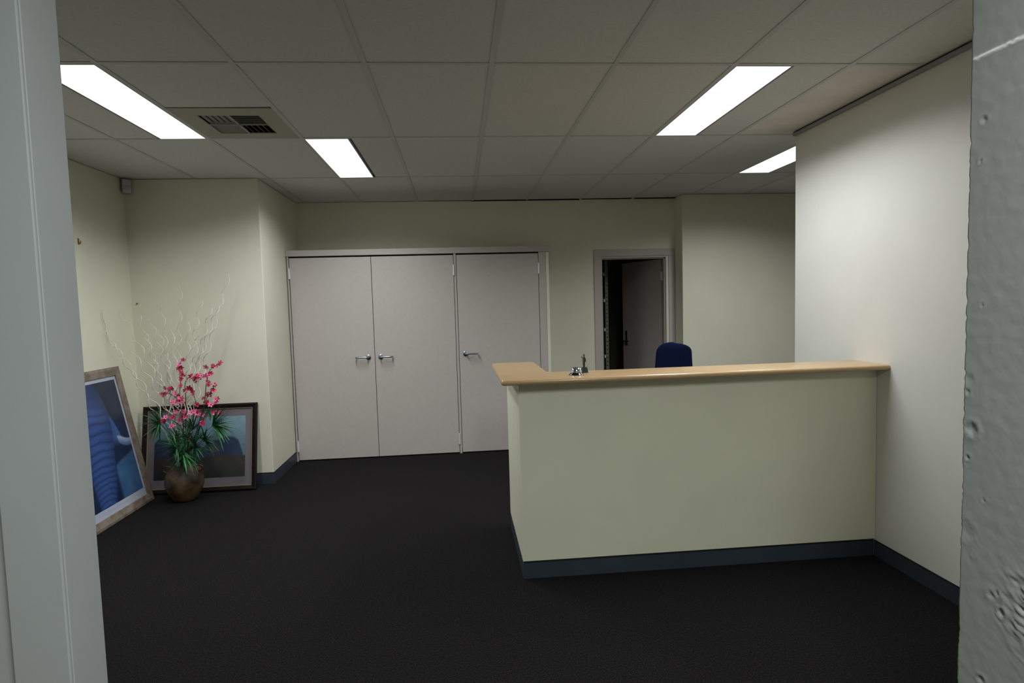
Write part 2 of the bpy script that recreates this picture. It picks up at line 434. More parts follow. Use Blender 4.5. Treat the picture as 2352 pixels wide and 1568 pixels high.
# steel shelving inside
t = thing('shelving_unit', (1.2, 4.4, 0), 'dark steel shelving with a perforated upright, inside the open doorway', 'shelving')
def upright(x, y, sx, sy):
    # angle post with a row of real punched holes on its front flange
    mb = MB(); w_ = .036; z = 0; pitch = .05; hole = .014
    xa, xb = (x-w_, x) if sx > 0 else (x, x+w_)
    hx0, hx1 = (xa+xb)/2-hole/2, (xa+xb)/2+hole/2
    mb.box(xa, hx0, y, y+.002, 0, 2.1); mb.box(hx1, xb, y, y+.002, 0, 2.1)
    while z < 2.09:
        mb.box(hx0, hx1, y, y+.002, z, z+pitch-hole); z += pitch
    ex = xb if sx > 0 else xa
    mb.box(ex-.001, ex+.001, y, y+.036, 0, 2.1) if sy > 0 else mb.box(ex-.001, ex+.001, y-.036, y, 0, 2.1)
    return mb
for x, y, sx, sy in ((1.655, 4.2, 1, 1), (.75, 4.2, -1, 1), (1.655, 4.6, 1, -1), (.75, 4.6, -1, -1)):
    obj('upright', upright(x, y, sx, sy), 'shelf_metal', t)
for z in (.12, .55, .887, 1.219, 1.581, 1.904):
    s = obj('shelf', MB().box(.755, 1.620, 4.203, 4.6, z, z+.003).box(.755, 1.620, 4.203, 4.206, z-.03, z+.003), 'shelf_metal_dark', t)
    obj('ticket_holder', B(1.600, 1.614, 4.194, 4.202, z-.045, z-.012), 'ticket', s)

# ------------------------------------------------------------------ built-in cupboard
YC = 3.156
t = thing('built_in_cupboard', (-.57, 3.4, 0), 'wide beige built-in cupboard with three flush doors on the back wall', 'cupboard')
obj('header', B(-1.895, .775, YC-.012, YC+.03, 2.078, 2.137), 'door_frame', t, bevel=.002)
obj('jamb', B(-1.8885, -1.872, YC-.004, YC+.03, .0, 2.077), 'door_frame', t, bevel=.001)
obj('jamb', B(.648, .722, YC-.004, YC+.03, .0, 2.077), 'door_frame', t, bevel=.001)
obj('corner_post', B(.7225, .757, YC-.002, YN-.001, 0, 2.077), 'wall', t, bevel=.006, bseg=3)
obj('mullion', B(-.230, -.206, YC-.003, YC+.03, .0, 2.077), 'door_frame', t, bevel=.002)
obj('top_panel', B(-1.895, .757, YC+.03, YN-.001, 2.085, 2.105), 'door_frame', t)
obj('carcass', MB().box(-1.87, .722, YC+.045, YC+.05, .0, 2.08).box(-1.8, .7, YC+.03, YC+.045, 2.070, 2.078), 'gap', t)
def door(x0, x1, hinge_side, hx, lever_dir, lowhinge=True, label=None):
    d = obj('door', B(x0, x1, YC, YC+.034,   .012, 2.062), 'door_paint', t, bevel=.0015)
    if label: d['label'] = label
    hz = 1.044
    h = MB(); h.lathe([(.0, 0), (.024, 0), (.026, .003), (.026, .006), (.022, .009), (.0, .009)], 0, 0, 28)
    h.v = [Vector((v.x+hx, YC-v.z, v.y+hz)) for v in h.v]; h.f = [f[::-1] for f in h.f]
    s = lever_dir
    h.tube([(hx, YC-.008, hz), (hx, YC-.045, hz), (hx+.004*s, YC-.052, hz), (hx+.012*s, YC-.055, hz), (hx+.100*s, YC-.055, hz), (hx+.112*s, YC-.052, hz), (hx+.118*s, YC-.045, hz), (hx+.118*s, YC-.014, hz)], .0085, 12)
    obj('handle', h, 'satin_steel', d, smooth=True)
    px = x0-.004 if hinge_side == 'l' else x1+.004
    for z in (1.908, .155):
        hb = MB().tube([(px, YC-.007, z-.052), (px, YC-.007, z+.052)], .0080, 10)
        hb.box(px-.0085, px+.0085, YC-.0045, YC+.001, z-.05, z+.05)
        for q in (-.054, -.02, .02, .054): hb.tube([(px, YC-.007, z+q-.001), (px, YC-.007, z+q+.001)], .0092, 10)
        obj('hinge', hb, 'hinge_metal', d, smooth=True)
door(-1.866, -1.0655, 'l', -1.128, -1)
door(-1.0605, -.2345, 'r', -1.004, 1)
door(-.2015, .6435, 'r', -.138, 1)

# ------------------------------------------------------------------ reception counter
t = thing('reception_counter', (1.16, .36, 0), 'cream painted reception counter wall with dark kickboard, below the timber top', 'reception counter')
fy = lambda x: .312 - .018*(x-.115)/2.095
mb = MB(); mb.prism([(.115, fy(.115)), (XR-.001, fy(2.21)), (XR-.001, fy(2.21)+.12), (.115, fy(.115)+.12)], .100, 1.113)
obj('front_panel', mb, 'desk_paint', t, bevel=.0015)
mb = MB(); mb.prism([(.1145, .3125), (.2345, .4325), (.2345, 1.088), (.1145, 1.088)], .100, 1.113)
obj('side_panel', MB().box(.1145, .2345, .433, 1.088, .100, 1.113), 'desk_paint', t, bevel=.0015)
mb = MB(); mb.prism([(.1145, fy(.115)), (XR-.009, fy(2.2)), (XR-.009, fy(2.2)+.1), (.1145, fy(.115)+.1)], 0, .088)
k = obj('kickboard', mb, 'skirting', t)
mb = MB(); mb.prism([(.119, fy(.115)+.004), (XR-.009, fy(2.2)+.004), (XR-.009, fy(2.2)+.1), (.119, fy(.115)+.1)], .088, .100)
obj('shadow_strip', mb, 'skirting_gap_shade', t)
obj('kickboard', B(.1145, .2145, fy(.115)+.1, 1.085, 0, .098), 'skirting', t)

# timber top, L-shaped, with a postformed round nose
def countertop():
    z0, z1 = 1.1135, 1.1425; r = (z1-z0)/2
    outline = [(.012, .188), (XR-.001, .194), (XR-.001, .500), (.330, .502)]
    # small fillet inside, rounded outer corners at left
    outline = [(.040, .186), (XR-.001, .192), (XR-.001, .498), (.345, .500), (.318, .520), (.311, .560), (.311, 1.095), (.285, 1.122), (.038, 1.122), (.014, 1.098), (.012, .212), (.020, .193)]
    n = len(outline); V = []; F = []
    seg = 8
    P = [Vector((x, y)) for x, y in outline]
    nor = []
    for i in range(n):
        a = (P[i]-P[i-1]).normalized(); b = (P[(i+1) % n]-P[i]).normalized()
        na = Vector((a.y, -a.x)); nb = Vector((b.y, -b.x)); m_ = (na+nb).normalized(); m_ = m_/max(.5, m_.dot(na)); nor.append(m_)
    for s in range(seg+1):
        th = math.pi*s/seg - math.pi/2
        off = r*math.cos(th)*.85 - r*.85; z = (z0+z1)/2 + r*math.sin(th)
        for i in range(n):
            o_ = nor[i]*off
            if P[i].x > 2.2: o_ = Vector((0, o_.y))
            V.append(Vector((P[i].x+o_.x, P[i].y+o_.y, z)))
    mb = MB(); mb.v = V
    for s in range(seg):
        for i in range(n):
            j = (i+1) % n; mb.f.append((s*n+i, s*n+j, (s+1)*n+j, (s+1)*n+i))
    mb.f.append(tuple(range(n))[::-1]); mb.f.append(tuple(seg*n+i for i in range(n)))
    return mb
def timber_mat():
    m = mat('beech', (.62, .40, .20), .30, spec=.5, coat=.15); nt = m.node_tree; b = nt.nodes['Principled BSDF']
    tc = nt.nodes.new('ShaderNodeTexCoord'); mp = nt.nodes.new('ShaderNodeMapping'); mp.inputs['Scale'].default_value = (3, 60, 60)
    n = nt.nodes.new('ShaderNodeTexNoise'); n.inputs['Scale'].default_value = 4; n.inputs['Detail'].default_value = 6
    n2 = nt.nodes.new('ShaderNodeTexNoise'); n2.inputs['Scale'].default_value = 160; n2.inputs['Detail'].default_value = 2
    r = nt.nodes.new('ShaderNodeValToRGB'); r.color_ramp.elements[0].position = .3; r.color_ramp.elements[1].position = .7
    r.color_ramp.elements[0].color = (.44, .285, .135, 1); r.color_ramp.elements[1].color = (.56, .39, .21, 1)
    mx = nt.nodes.new('ShaderNodeMath'); mx.operation = 'ADD'; mh = nt.nodes.new('ShaderNodeMath'); mh.operation = 'MULTIPLY_ADD'; mh.inputs[1].default_value = .5; mh.inputs[2].default_value = -.25
    nt.links.new(tc.outputs['Object'], mp.inputs['Vector']); nt.links.new(mp.outputs['Vector'], n.inputs['Vector']); nt.links.new(tc.outputs['Object'], n2.inputs['Vector'])
    nt.links.new(n2.outputs['Fac'], mh.inputs[0]); nt.links.new(n.outputs['Fac'], mx.inputs[0]); nt.links.new(mh.outputs[0], mx.inputs[1])
    nt.links.new(mx.outputs[0], r.inputs['Fac']); nt.links.new(r.outputs['Color'], b.inputs['Base Color'])
timber_mat()
o = obj('countertop', countertop(), 'beech', smooth=True, label='honey-coloured timber worktop with a rounded edge on the reception counter', category='worktop')

# ------------------------------------------------------------------ call bell and figurine on the top
ZT = 1.1425
t = thing('call_bell', (.442, .318, ZT), 'chrome call bell on a black round base, on the timber worktop', 'bell')
obj('base', MB().lathe([(0, 0), (.040, 0), (.0405, .002), (.037, .006), (.031, .011), (.029, .0135), (0, .0135)], .442, .318, 40, z0=ZT), 'black_gloss', t, smooth=True)
obj('dome', MB().lathe([(.0305, .0135), (.0315, .0145), (.0312, .022), (.0295, .030), (.026, .0365), (.019, .0405), (.010, .0425), (.0, .043)], .442, .318, 40, z0=ZT), 'chrome', t, smooth=True)
obj('plunger', MB().lathe([(.0, .043), (.0022, .043), (.0022, .050), (.0032, .051), (.0032, .0535), (.0015, .0545), (0, .0545)], .442, .318, 16, z0=ZT), 'chrome', t, smooth=True)

fx, fyy = .506, .400
t = thing('figurine', (fx, fyy, ZT), 'small dark bronze figurine holding a staff, on a block behind the bell', 'figurine')
mb = MB(); n = 0
P = [Vector((fx+sx*a, fyy+sy*a, ZT+z)) for z, a in ((0, .018), (.006, .0175), (.028, .0135), (.0305, .0135)) for sx, sy in ((-1, -1), (1, -1), (1, 1), (-1, 1))]
mb.v = P
for i in range(3):
    for k_ in range(4):
        q = (k_+1) % 4; mb.f.append((i*4+k_, i*4+q, (i+1)*4+q, (i+1)*4+k_))
mb.f += [(3, 2, 1, 0), (12, 13, 14, 15)]
obj('pedestal', mb, 'bronze_stone', t)
def skin(name, nodes, edges, material, parent, sub=2, root=0):
    me = bpy.data.meshes.new(name); org = ORG[parent.name]
    me.from_pydata([tuple(Vector(p)-org) for p, r in nodes], edges, [])
    o = bpy.data.objects.new(name, me); C.objects.link(o); o.parent = parent
    md = o.modifiers.new('skin', 'SKIN'); md.use_smooth_shade = True
    for i, (p, r) in enumerate(nodes):
        rr = r if hasattr(r, '__len__') else (r, r)
        me.skin_vertices[0].data[i].radius = rr; me.skin_vertices[0].data[i].use_root = (i == root)
    s = o.modifiers.new('sub', 'SUBSURF'); s.levels = sub; s.render_levels = sub
    me.materials.append(MAT[material]); return o
zf = ZT+.030
f = lambda x, y, z: (fx-.001+x, fyy+y, zf+z)
nodes = [(f(0, 0, .030), (.0072, .006)), (f(0, 0, .044), (.0072, .0056)), (f(0, 0, .054), (.0078, .005)), (f(0, 0, .060), .0030), (f(0, 0, .066), .0042), (f(0, 0, .0715), .0036),
         (f(-.001, 0, .018), (.0075, .0062)), (f(-.001, 0, .007), (.0062, .006)), (f(-.0035, -.001, .001), .0028),
         (f(-.006, -.002, .0535), .0026), (f(-.010, -.003, .0575), .0020), (f(-.0135, -.003, .0615), .0019),
         (f(.006, 0, .0535), .0028), (f(.0088, -.001, .042), .0024), (f(.0075, -.004, .031), .0020), (f(.003, 0, .001), .0028)]
edges = [(0, 1), (1, 2), (2, 3), (3, 4), (4, 5), (0, 6), (6, 7), (7, 8), (2, 9), (9, 10), (10, 11), (2, 12), (12, 13), (13, 14), (7, 15)]
body = skin('robed_body', nodes, edges, 'bronze', t, 2)
obj('hat', MB().lathe([(0, 0), (.0062, 0), (.0066, .0012), (.0045, .003), (.0036, .006), (.0, .0072)], fx-.001, fyy, 20, z0=zf+.0690), 'bronze', t, smooth=True)
obj('staff', MB().tube([f(-.0055, -.006, .0), f(-.011, -.004, .040), f(-.0155, -.003, .068)], .0010, 8), 'bronze', t)

# ------------------------------------------------------------------ office chair behind the counter
CXh, CYh = 1.836, 2.50
t = thing('office_chair', (CXh, CYh-.2, 0), 'navy fabric office chair standing behind the reception counter', 'chair')
def back_mesh():
    # cushion: width narrows towards the rounded top
    mb = MB(); rows = 22; cols = 18; zb, zt = .60, 1.147
    for side in (0, 1):
        for i in range(rows+1):
            v = i/rows; z = zb+(zt-zb)*v
            hw = .215 - .040*v
            if v > .80: q = (v-.80)/.20; hw *= math.sqrt(max(0, 1-(q**2.6)*.60))
            if v < .12: hw *= math.sqrt(1-((.12-v)/.12)**2*.5)
            for j in range(cols+1):
                u = -1+2*j/cols; x = hw*u
                ztop = z - (.018*abs(u)**3 + (.010*(1+u) if u > 0 else 0) if v > .8 else 0)*min(1, (v-.8)/.2 if v > .8 else 0)
                e = max(0, 1-abs(u)**4) * max(0, 1-abs(2*v-1)**8)
                y = (.030*e**.5)*(1 if side else -1) - .035*(1-u*u)*0 + .030*math.sin(v*math.pi)*.6
                mb.v.append(Vector((CXh+x, CYh+y+.02*u*u*-1, ztop)))
        off = side*(rows+1)*(cols+1)
        for i in range(rows):
            for j in range(cols):
                a = off+i*(cols+1)+j; fc = (a, a+1, a+cols+2, a+cols+1)
                mb.f.append(fc if side == 0 else fc[::-1])
    return mb
bk = back_mesh()
me_o = obj('backrest', bk, 'chair_fabric', t, smooth=True)
bm = bmesh.new(); bm.from_mesh(me_o.data); bmesh.ops.remove_doubles(bm, verts=bm.verts, dist=.0008); bm.to_mesh(me_o.data); bm.free()
sub = me_o.modifiers.new('sub', 'SUBSURF'); sub.levels = 1; sub.render_levels = 1
obj('seat', B(CXh-.23, CXh+.23, CYh-.50, CYh-.05, .44, .51), 'chair_fabric', t, bevel=.03, bseg=4, smooth=True)
obj('back_bracket', MB().tube([(CXh, CYh-.2, .425), (CXh, CYh+.03, .425), (CXh, CYh+.065, .46), (CXh, CYh+.065, .80)], .018, 10), 'chair_plastic', t, smooth=True)
obj('gas_column', MB().tube([(CXh, CYh-.27, .10), (CXh, CYh-.27, .435)], .026, 16), 'chair_plastic', t, smooth=True)
for k_ in range(5):
    a = math.radians(72*k_+18); d = Vector((math.cos(a), math.sin(a), 0)); c0 = Vector((CXh, CYh-.27, 0))
    lg = obj('leg', MB().tube([c0+Vector((0, 0, .115)), c0+d*.12+Vector((0, 0, .105)), c0+d*.29+Vector((0, 0, .070))], [.026, .022, .014], 10), 'chair_plastic', t, smooth=True)
    pc = c0+d*.29; s = Vector((-d.y, d.x, 0))
    obj('castor', MB().tube([pc-s*.022+Vector((0, 0, .027)), pc+s*.022+Vector((0, 0, .027))], .027, 16).tube([pc+Vector((0, 0, .04)), pc+Vector((0, 0, .078))], .007, 8), 'chair_plastic', lg, smooth=True)

# ------------------------------------------------------------------ small fittings on the left walls
t = thing('motion_sensor', (-2.965, 2.405, 2.62), 'small white motion sensor in the corner under the ceiling at left', 'motion sensor')
M = Matrix.Translation((-2.955, 2.402, 2.625)) @ Matrix.Rotation(math.radians(40), 4, 'Z')
obj('housing', MB().box(-.032, .032, -.022, .022, -.055, .060, M), 'white_plastic', t, bevel=.008, bseg=3, smooth=True)
obj('lens', MB().box(-.024, .024, -.027, -.019, -.030, .008, M), 'lens_plastic', t, bevel=.003, smooth=True)
obj('bracket', MB().tube([M @ Vector((0, .02, .03)), (-2.992, 2.438, 2.66)], .010, 8), 'white_plastic', t)
p = at(179.7, 554, 0, XL)
mb = MB(); mb.box(XL, XL+.003, p.y-.008, p.y+.008, p.z-.022, p.z+.022); mb.tube([(XL+.003, p.y, p.z-.008), (XL+.014, p.y, p.z-.016), (XL+.018, p.y, p.z-.006), (XL+.016, p.y, p.z+.004)], .004, 8)
obj('picture_hook', mb, 'brass', org=tuple(p), label='tiny brass picture hook high on the left cream wall', category='hook')
p = at(316, 697, 1, 2.444)
obj('wall_screw', MB().tube([(p.x, 2.4435, p.z), (p.x, 2.432, p.z)], .005, 10).tube([(p.x, 2.434, p.z), (p.x, 2.431, p.z)], .0075, 10), 'brass', org=tuple(p), label='tiny dark screw in the cream wall just right of the corner', category='screw')
p = at(318, 622, 1, 2.444)
mb = MB(); mb.lathe([(0, 0), (.013, 0), (.011, .002), (0, .0025)], 0, 0, 14, wob=lambda a, z: 1+.25*math.sin(3*a)); mb.v = [Vector((v.x+p.x, 2.4436-v.z, v.y*1.5+p.z)) for v in mb.v]; mb.f = [q[::-1] for q in mb.f]
obj('filler_patch', mb, 'filler', org=tuple(p), label='small pale filler dab on the cream wall above the screw', category='wall patch')

# ------------------------------------------------------------------ pictures leaning on the walls
def sm(a, b, x):
    t = max(0, min(1, (x-a)/(b-a))); return t*t*(3-2*t)
def lerp(a, b, t): return tuple(a[i]+(b[i]-a[i])*t for i in range(3))
def interp(tab, y):
    if y <= tab[0][0]: return tab[0][1]
    for (a, va), (b, vb) in zip(tab, tab[1:]):
        if y <= b: return va+(vb-va)*(y-a)/(b-a)
    return tab[-1][1]
def elephant(a, s):
    """a: distance along the picture from its right edge (negative), s: height up the picture"""
    n1 = noise.noise(Vector((a*14, s*14, 0))); n2 = noise.noise(Vector((a*60, s*60, 2)))
    bgc = lerp((.008, .015, .040), (.014, .028, .075), .5+.5*n1)
    c = lerp(bgc, (.006, .014, .05), sm(.75, .95, s)*.4)
    tr = interp([(.13, -.445), (.17, -.433), (.335, -.362), (.425, -.345), (.555, -.308), (.69, -.284), (.784, -.275), (.855, -.300), (.957, -.340), (1.05, -.38)], s)
    tl = interp([(.13, -.640), (.40, -.66), (.60, -.68), (.8, -.70), (1.05, -.72)], s)
    # cheek lit from the left, a wedge running down to the tusk
    ce = interp([(.55, -.20), (.613, -.196), (.709, -.237), (.804, -.285), (1.0, -.33)], s)
    if s > .52:
        k = sm(ce+.012, ce-.012, a)*sm(.52, .60, s)*sm(1.05, .85, s)
        c = lerp(c, lerp((.024, .055, .17), (.050, .11, .30), sm(-.34, -.22, a)), k)
    # chest and leg below the tusk
    le = interp([(.13, -.37), (.33, -.355), (.40, -.335), (.438, -.19), (.462, -.096), (.50, -.02)], s)
    lo = interp([(-.40, .38), (-.333, .401), (-.19, .438), (-.096, .462), (0, .48)], a)
    k = sm(lo+.012, lo-.015, s)
    c = lerp(c, lerp((.032, .085, .20), (.055, .135, .27), .5+.5*n1), k*sm(-.38, -.33, a))
    # trunk with rings
    k = sm(tr+.012, tr-.012, a)*sm(tl-.012, tl+.012, a)
    if k > 0:
        u = (a-tl)/(tr-tl)
        arch = .030*(1-(2*u-1)**2) if u < 1 else 0
        idx = interp([(.08, -6.3), (.13, -5), (.33, 0), (.378, 1), (.426, 2), (.478, 3), (.543, 4), (.611, 5), (.685, 6), (.756, 7), (.819, 8), (.9, 9.2), (1.05, 11)], s - arch*.8 + .012*noise.noise(Vector((s*9, a*9, 3))))
        ring = (.5+.5*math.cos(2*math.pi*idx))**.5; ring = lerp((ring,)*3, (.75,)*3, sm(.78, .92, s)*.7)[0]
        shade = .35+.65*math.sin(math.pi*min(1, max(0, u*.85+.12)))
        base = lerp((.008, .018, .065), (.045, .095, .29), shade*(.22+.78*ring**.55))
        base = lerp(base, (.010, .02, .08), sm(.80, .98, s)*.6)
        c = lerp(c, base, k)
    # eye fold
    q = ((a+.262)/.018)**2+((s-.86)/.06)**2
    c = lerp(c, (.004, .008, .02), math.exp(-q)*.85)
    # dark mouth below tusk, then the tusk
    q = ((a+.235)/.09)**2+((s-.49)/.04)**2; c = lerp(c, (.006, .014, .05), math.exp(-q)*.8)
    tx = sm(-.252, -.235, a); ty = interp([(-.25, .585), (-.2, .560), (-.15, .538), (-.1, .530), (-.05, .536)], a)
    th = interp([(-.25, .018), (-.235, .030), (-.2, .035), (-.1, .028)], a)
    k = tx*sm(th+.006, th-.006, abs(s-ty)); c = lerp(c, lerp((.10, .16, .33), (.30, .38, .56), sm(-.025, .025, s-ty)), k)
    return tuple(max(0, v*(1+.10*n2)) for v in c)
def landscape(a, s):
    n1 = noise.noise(Vector((a*9, s*9, 4))); n2 = noise.noise(Vector((a*50, s*50, 2)))
    u = -a
    c = lerp((.10, .17, .21), (.19, .30, .35), sm(.35, .64, s)*(1-.45*sm(.1, .85, u)))
    top = interp([(.102, .30), (.115, .30), (.162, .440), (.20, .462), (.269, .466), (.34, .44), (.41, .432), (.478, .35), (.55, .33), (.66, .36), (.74, .45), (.823, .471), (.89, .40)], u)+.012*n1
    c = lerp(c, lerp((.022, .036, .085), (.030, .045, .08), .5+n1*.5), sm(top+.012, top-.012, s))
    hz = .30+.02*n1
    c = lerp(c, lerp((.022, .022, .024), (.052, .045, .040), .5+.5*n1), sm(hz+.012, hz-.012, s))
    c = lerp(c, (.012, .022, .022), sm(.25, .12, s)*.6)
    q = math.exp(-(((u-.36)/.05)**2+((s-.37)/.04)**2)); c = lerp(c, (.13, .10, .08), q*.5)
    return tuple(max(0, v*(1+.15*n2)) for v in c)
def picture(name, label, P0, right, up, W, Hh, fw, frame_mat, depth, border, border_mat, img, res, fillet=None):
    """P0 bottom outer corner; right/up unit vectors; a runs from a0 to a0+W along right; border = (side, bottom, top)"""
    right = Vector(right).normalized(); up = Vector(up).normalized(); nrm = right.cross(up).normalized()   # towards the room
    a0, a1 = img['a']; P0 = Vector(P0)
    t = thing(name, tuple(P0 + right*((a0+a1)/2)), label, 'picture')
    M = Matrix.Identity(4)
    for i in range(3): M[i][0] = right[i]; M[i][1] = up[i]; M[i][2] = nrm[i]; M[i][3] = P0[i]
    fr = MB()
    def rail(p, q, r_, s_):
        n = len(fr.v)
        for (x, y) in (p, q, r_, s_):
            pass
    o4 = [(a0, 0), (a1, 0), (a1, Hh), (a0, Hh)]; i4 = [(a0+fw, fw), (a1-fw, fw), (a1-fw, Hh-fw), (a0+fw, Hh-fw)]
    m4 = [(a0+fw*.3, fw*.3), (a1-fw*.3, fw*.3), (a1-fw*.3, Hh-fw*.3), (a0+fw*.3, Hh-fw*.3)]
    rings = [(o4, 0), (o4, depth*.8), (m4, depth), (i4, depth*.72), (i4, .004)]
    for ring, z in rings:
        for x, y in ring: fr.v.append(M @ Vector((x, y, z)))
    for r_ in range(len(rings)-1):
        for k_ in range(4):
            q = (k_+1) % 4; fr.f.append((r_*4+k_, r_*4+q, (r_+1)*4+q, (r_+1)*4+k_))
    obj('frame', fr, frame_mat, t)
    obj('backing_board', MB().box(a0+.004, a1-.004, .004, Hh-.004, .0, .004, M), 'backing', t)
    bs, bb, bt = border
    obj('mount', MB().box(a0+fw-.002, a1-fw+.002, fw-.002, Hh-fw+.002, .0045, .007, M), border_mat, t)
    if fillet:
        g = .004; mb = MB(); z = depth*.7
        mb.box(a0+fw-.001, a1-fw+.001, fw-.001, fw+g, .007, z, M); mb.box(a0+fw-.001, a1-fw+.001, Hh-fw-g, Hh-fw+.001, .007, z, M)
        mb.box(a0+fw-.001, a0+fw+g, fw, Hh-fw, .007, z, M); mb.box(a1-fw-g, a1-fw+.001, fw, Hh-fw, .007, z, M)
        obj('fillet', mb, fillet, t)
    xa, xb, ya, yb = a0+fw+bs, a1-fw-bs, fw+bb, Hh-fw-bt
    nx, ny = res; V = []; Cc = []; Fc = []
    for j in range(ny+1):
        for i in range(nx+1):
            x = xa+(xb-xa)*i/nx; y = ya+(yb-ya)*j/ny
            V.append(M @ Vector((x, y, .0078))); Cc.append((*img['f'](x, y), 1))
    for j in range(ny):
        for i in range(nx):
            n = j*(nx+1)+i; Fc.append((n, n+1, n+nx+2, n+nx+1))
    mb = MB(); mb.v = V; mb.f = Fc
    o = obj('print', mb, 'print_ink', t)
    ca = o.data.color_attributes.new('Col', 'FLOAT_COLOR', 'POINT'); ca.data.foreach_set('color', np.array(Cc, dtype='f').ravel())
    return t, M
t1, M1 = picture('elephant_print', 'blue elephant trunk print in a pale timber frame leaning on the left wall', (-2.800, 2.165, .002), (0, 1, 0), (-.182, 0, .983), .9, 1.142, .068,
        'frame_timber', .022, (.022, .062, .030), 'white_border', {'a': (-.86, 0), 'f': elephant}, (190, 230))
# faint caption along the white lower border: unreadable in the photograph, set as small separate strokes
rnd = random.Random(7); mb = MB(); a = -.70
while a < -.30:
    wd = rnd.uniform(.004, .009)
    if rnd.random() > .16: mb.box(a, a+wd, .100, .100+rnd.uniform(.008, .013), .0072, .0076, M1)
    a += wd+.005
obj('caption', mb, mat('caption_ink', (.40, .43, .52), .6), t1, )['kind'] = 'stuff'
t2, M2 = picture('landscape_picture', 'landscape picture in a dark mahogany frame leaning behind the flower vase', (-1.995, 2.283, .002), (1, 0, 0), (0, .196, .981), .95, .752, .040,
        'mahogany', .024, (.060, .078, .070), 'mat_board', {'a': (-.955, 0), 'f': landscape}, (150, 110), fillet='gilt')
obj('seal', MB().box(-.888, -.868, .066, .088, .0072, .0078, M2), 'seal_red', t2)

# ------------------------------------------------------------------ vase with artificial flowers
VX, VY = -2.505, 2.105
t = thing('flower_vase', (VX, VY, 0), 'mottled brown clay vase standing on the carpet before the mahogany frame', 'vase')
prof = [(.0, .002), (.070, .002), (.082, .008), (.104, .040), (.128, .085), (.143, .130), (.147, .170), (.140, .212), (.122, .248), (.098, .276), (.086, .290), (.082, .300), (.078, .302), (.074, .298), (.073, .270), (.0, .268)]
o = obj('body', MB().lathe(prof, VX, VY, 48, wob=lambda a, z: 1+.02*math.sin(3*a+1)+.015*math.sin(5*a+z*20)), 'glazed_clay', t, smooth=True)
for s in (-1, 1):
    pts = [(VX+s*x, VY-.02, z) for x, z in ((.122, .240), (.142, .246), (.158, .262), (.158, .282), (.140, .293), (.115, .290), (.090, .280))]
    obj('vase_handle', MB().tube(pts, [.008, .007, .006, .0055, .006, .007, .008], 10), 'glazed_clay', t, smooth=True)
obj('flower_foam', MB().lathe([(0, 0), (.074, 0), (.066, .02), (0, .03)], VX, VY, 20, z0=.270), 'foam', t)

def wp(px, py, y): return at(px, py, 1, y)
def smooth_path(pts, n):
    out = []
    P = [pts[0]]+list(pts)+[pts[-1]]
    for i in range(1, len(P)-2):
        for k_ in range(n):
            u = k_/n; a, b, c, d = P[i-1], P[i], P[i+1], P[i+2]
            out.append(.5*((2*b)+(c-a)*u+(2*a-5*b+4*c-d)*u*u+(3*b-a-3*c+d)*u**3))
    out.append(P[-2]); return out
cc = lambda x, y, Y: wp(310+x/4.127, 800+y/4.127, Y)
rnd = random.Random(11)
mouth = lambda k_: Vector((VX+.05*math.cos(k_*2.4), VY+.05*math.sin(k_*2.4), .285))
# blossoms: five petals and a dark eye, three tints sharing meshes
def blossom_mesh(material):
    mb = MB()
    for k_ in range(5):
        a = 2*math.pi*k_/5; d = Vector((math.cos(a), math.sin(a), 0)); s = Vector((-d.y, d.x, 0)); n = len(mb.v)
        mb.v += [Vector((0, 0, -.001)), d*.55+s*.34+Vector((0, 0, .10)), d*1.0+s*.20+Vector((0, 0, .28)), d*1.06+Vector((0, 0, .24)), d*1.0-s*.20+Vector((0, 0, .28)), d*.55-s*.34+Vector((0, 0, .10))]
        mb.f += [(n, n+1, n+5), (n+1, n+2, n+3), (n+1, n+3, n+5), (n+3, n+4, n+5)]
    return make_mesh('blossom', mb, material)
BM = [blossom_mesh('petal'), blossom_mesh('petal_pale'), blossom_mesh('petal_deep')]
mb = MB().lathe([(0, 0), (.20, .02), (.24, .10), (.12, .22), (0, .26)], 0, 0, 6); EM = make_mesh('blossom_eye', mb, 'blossom_eye')
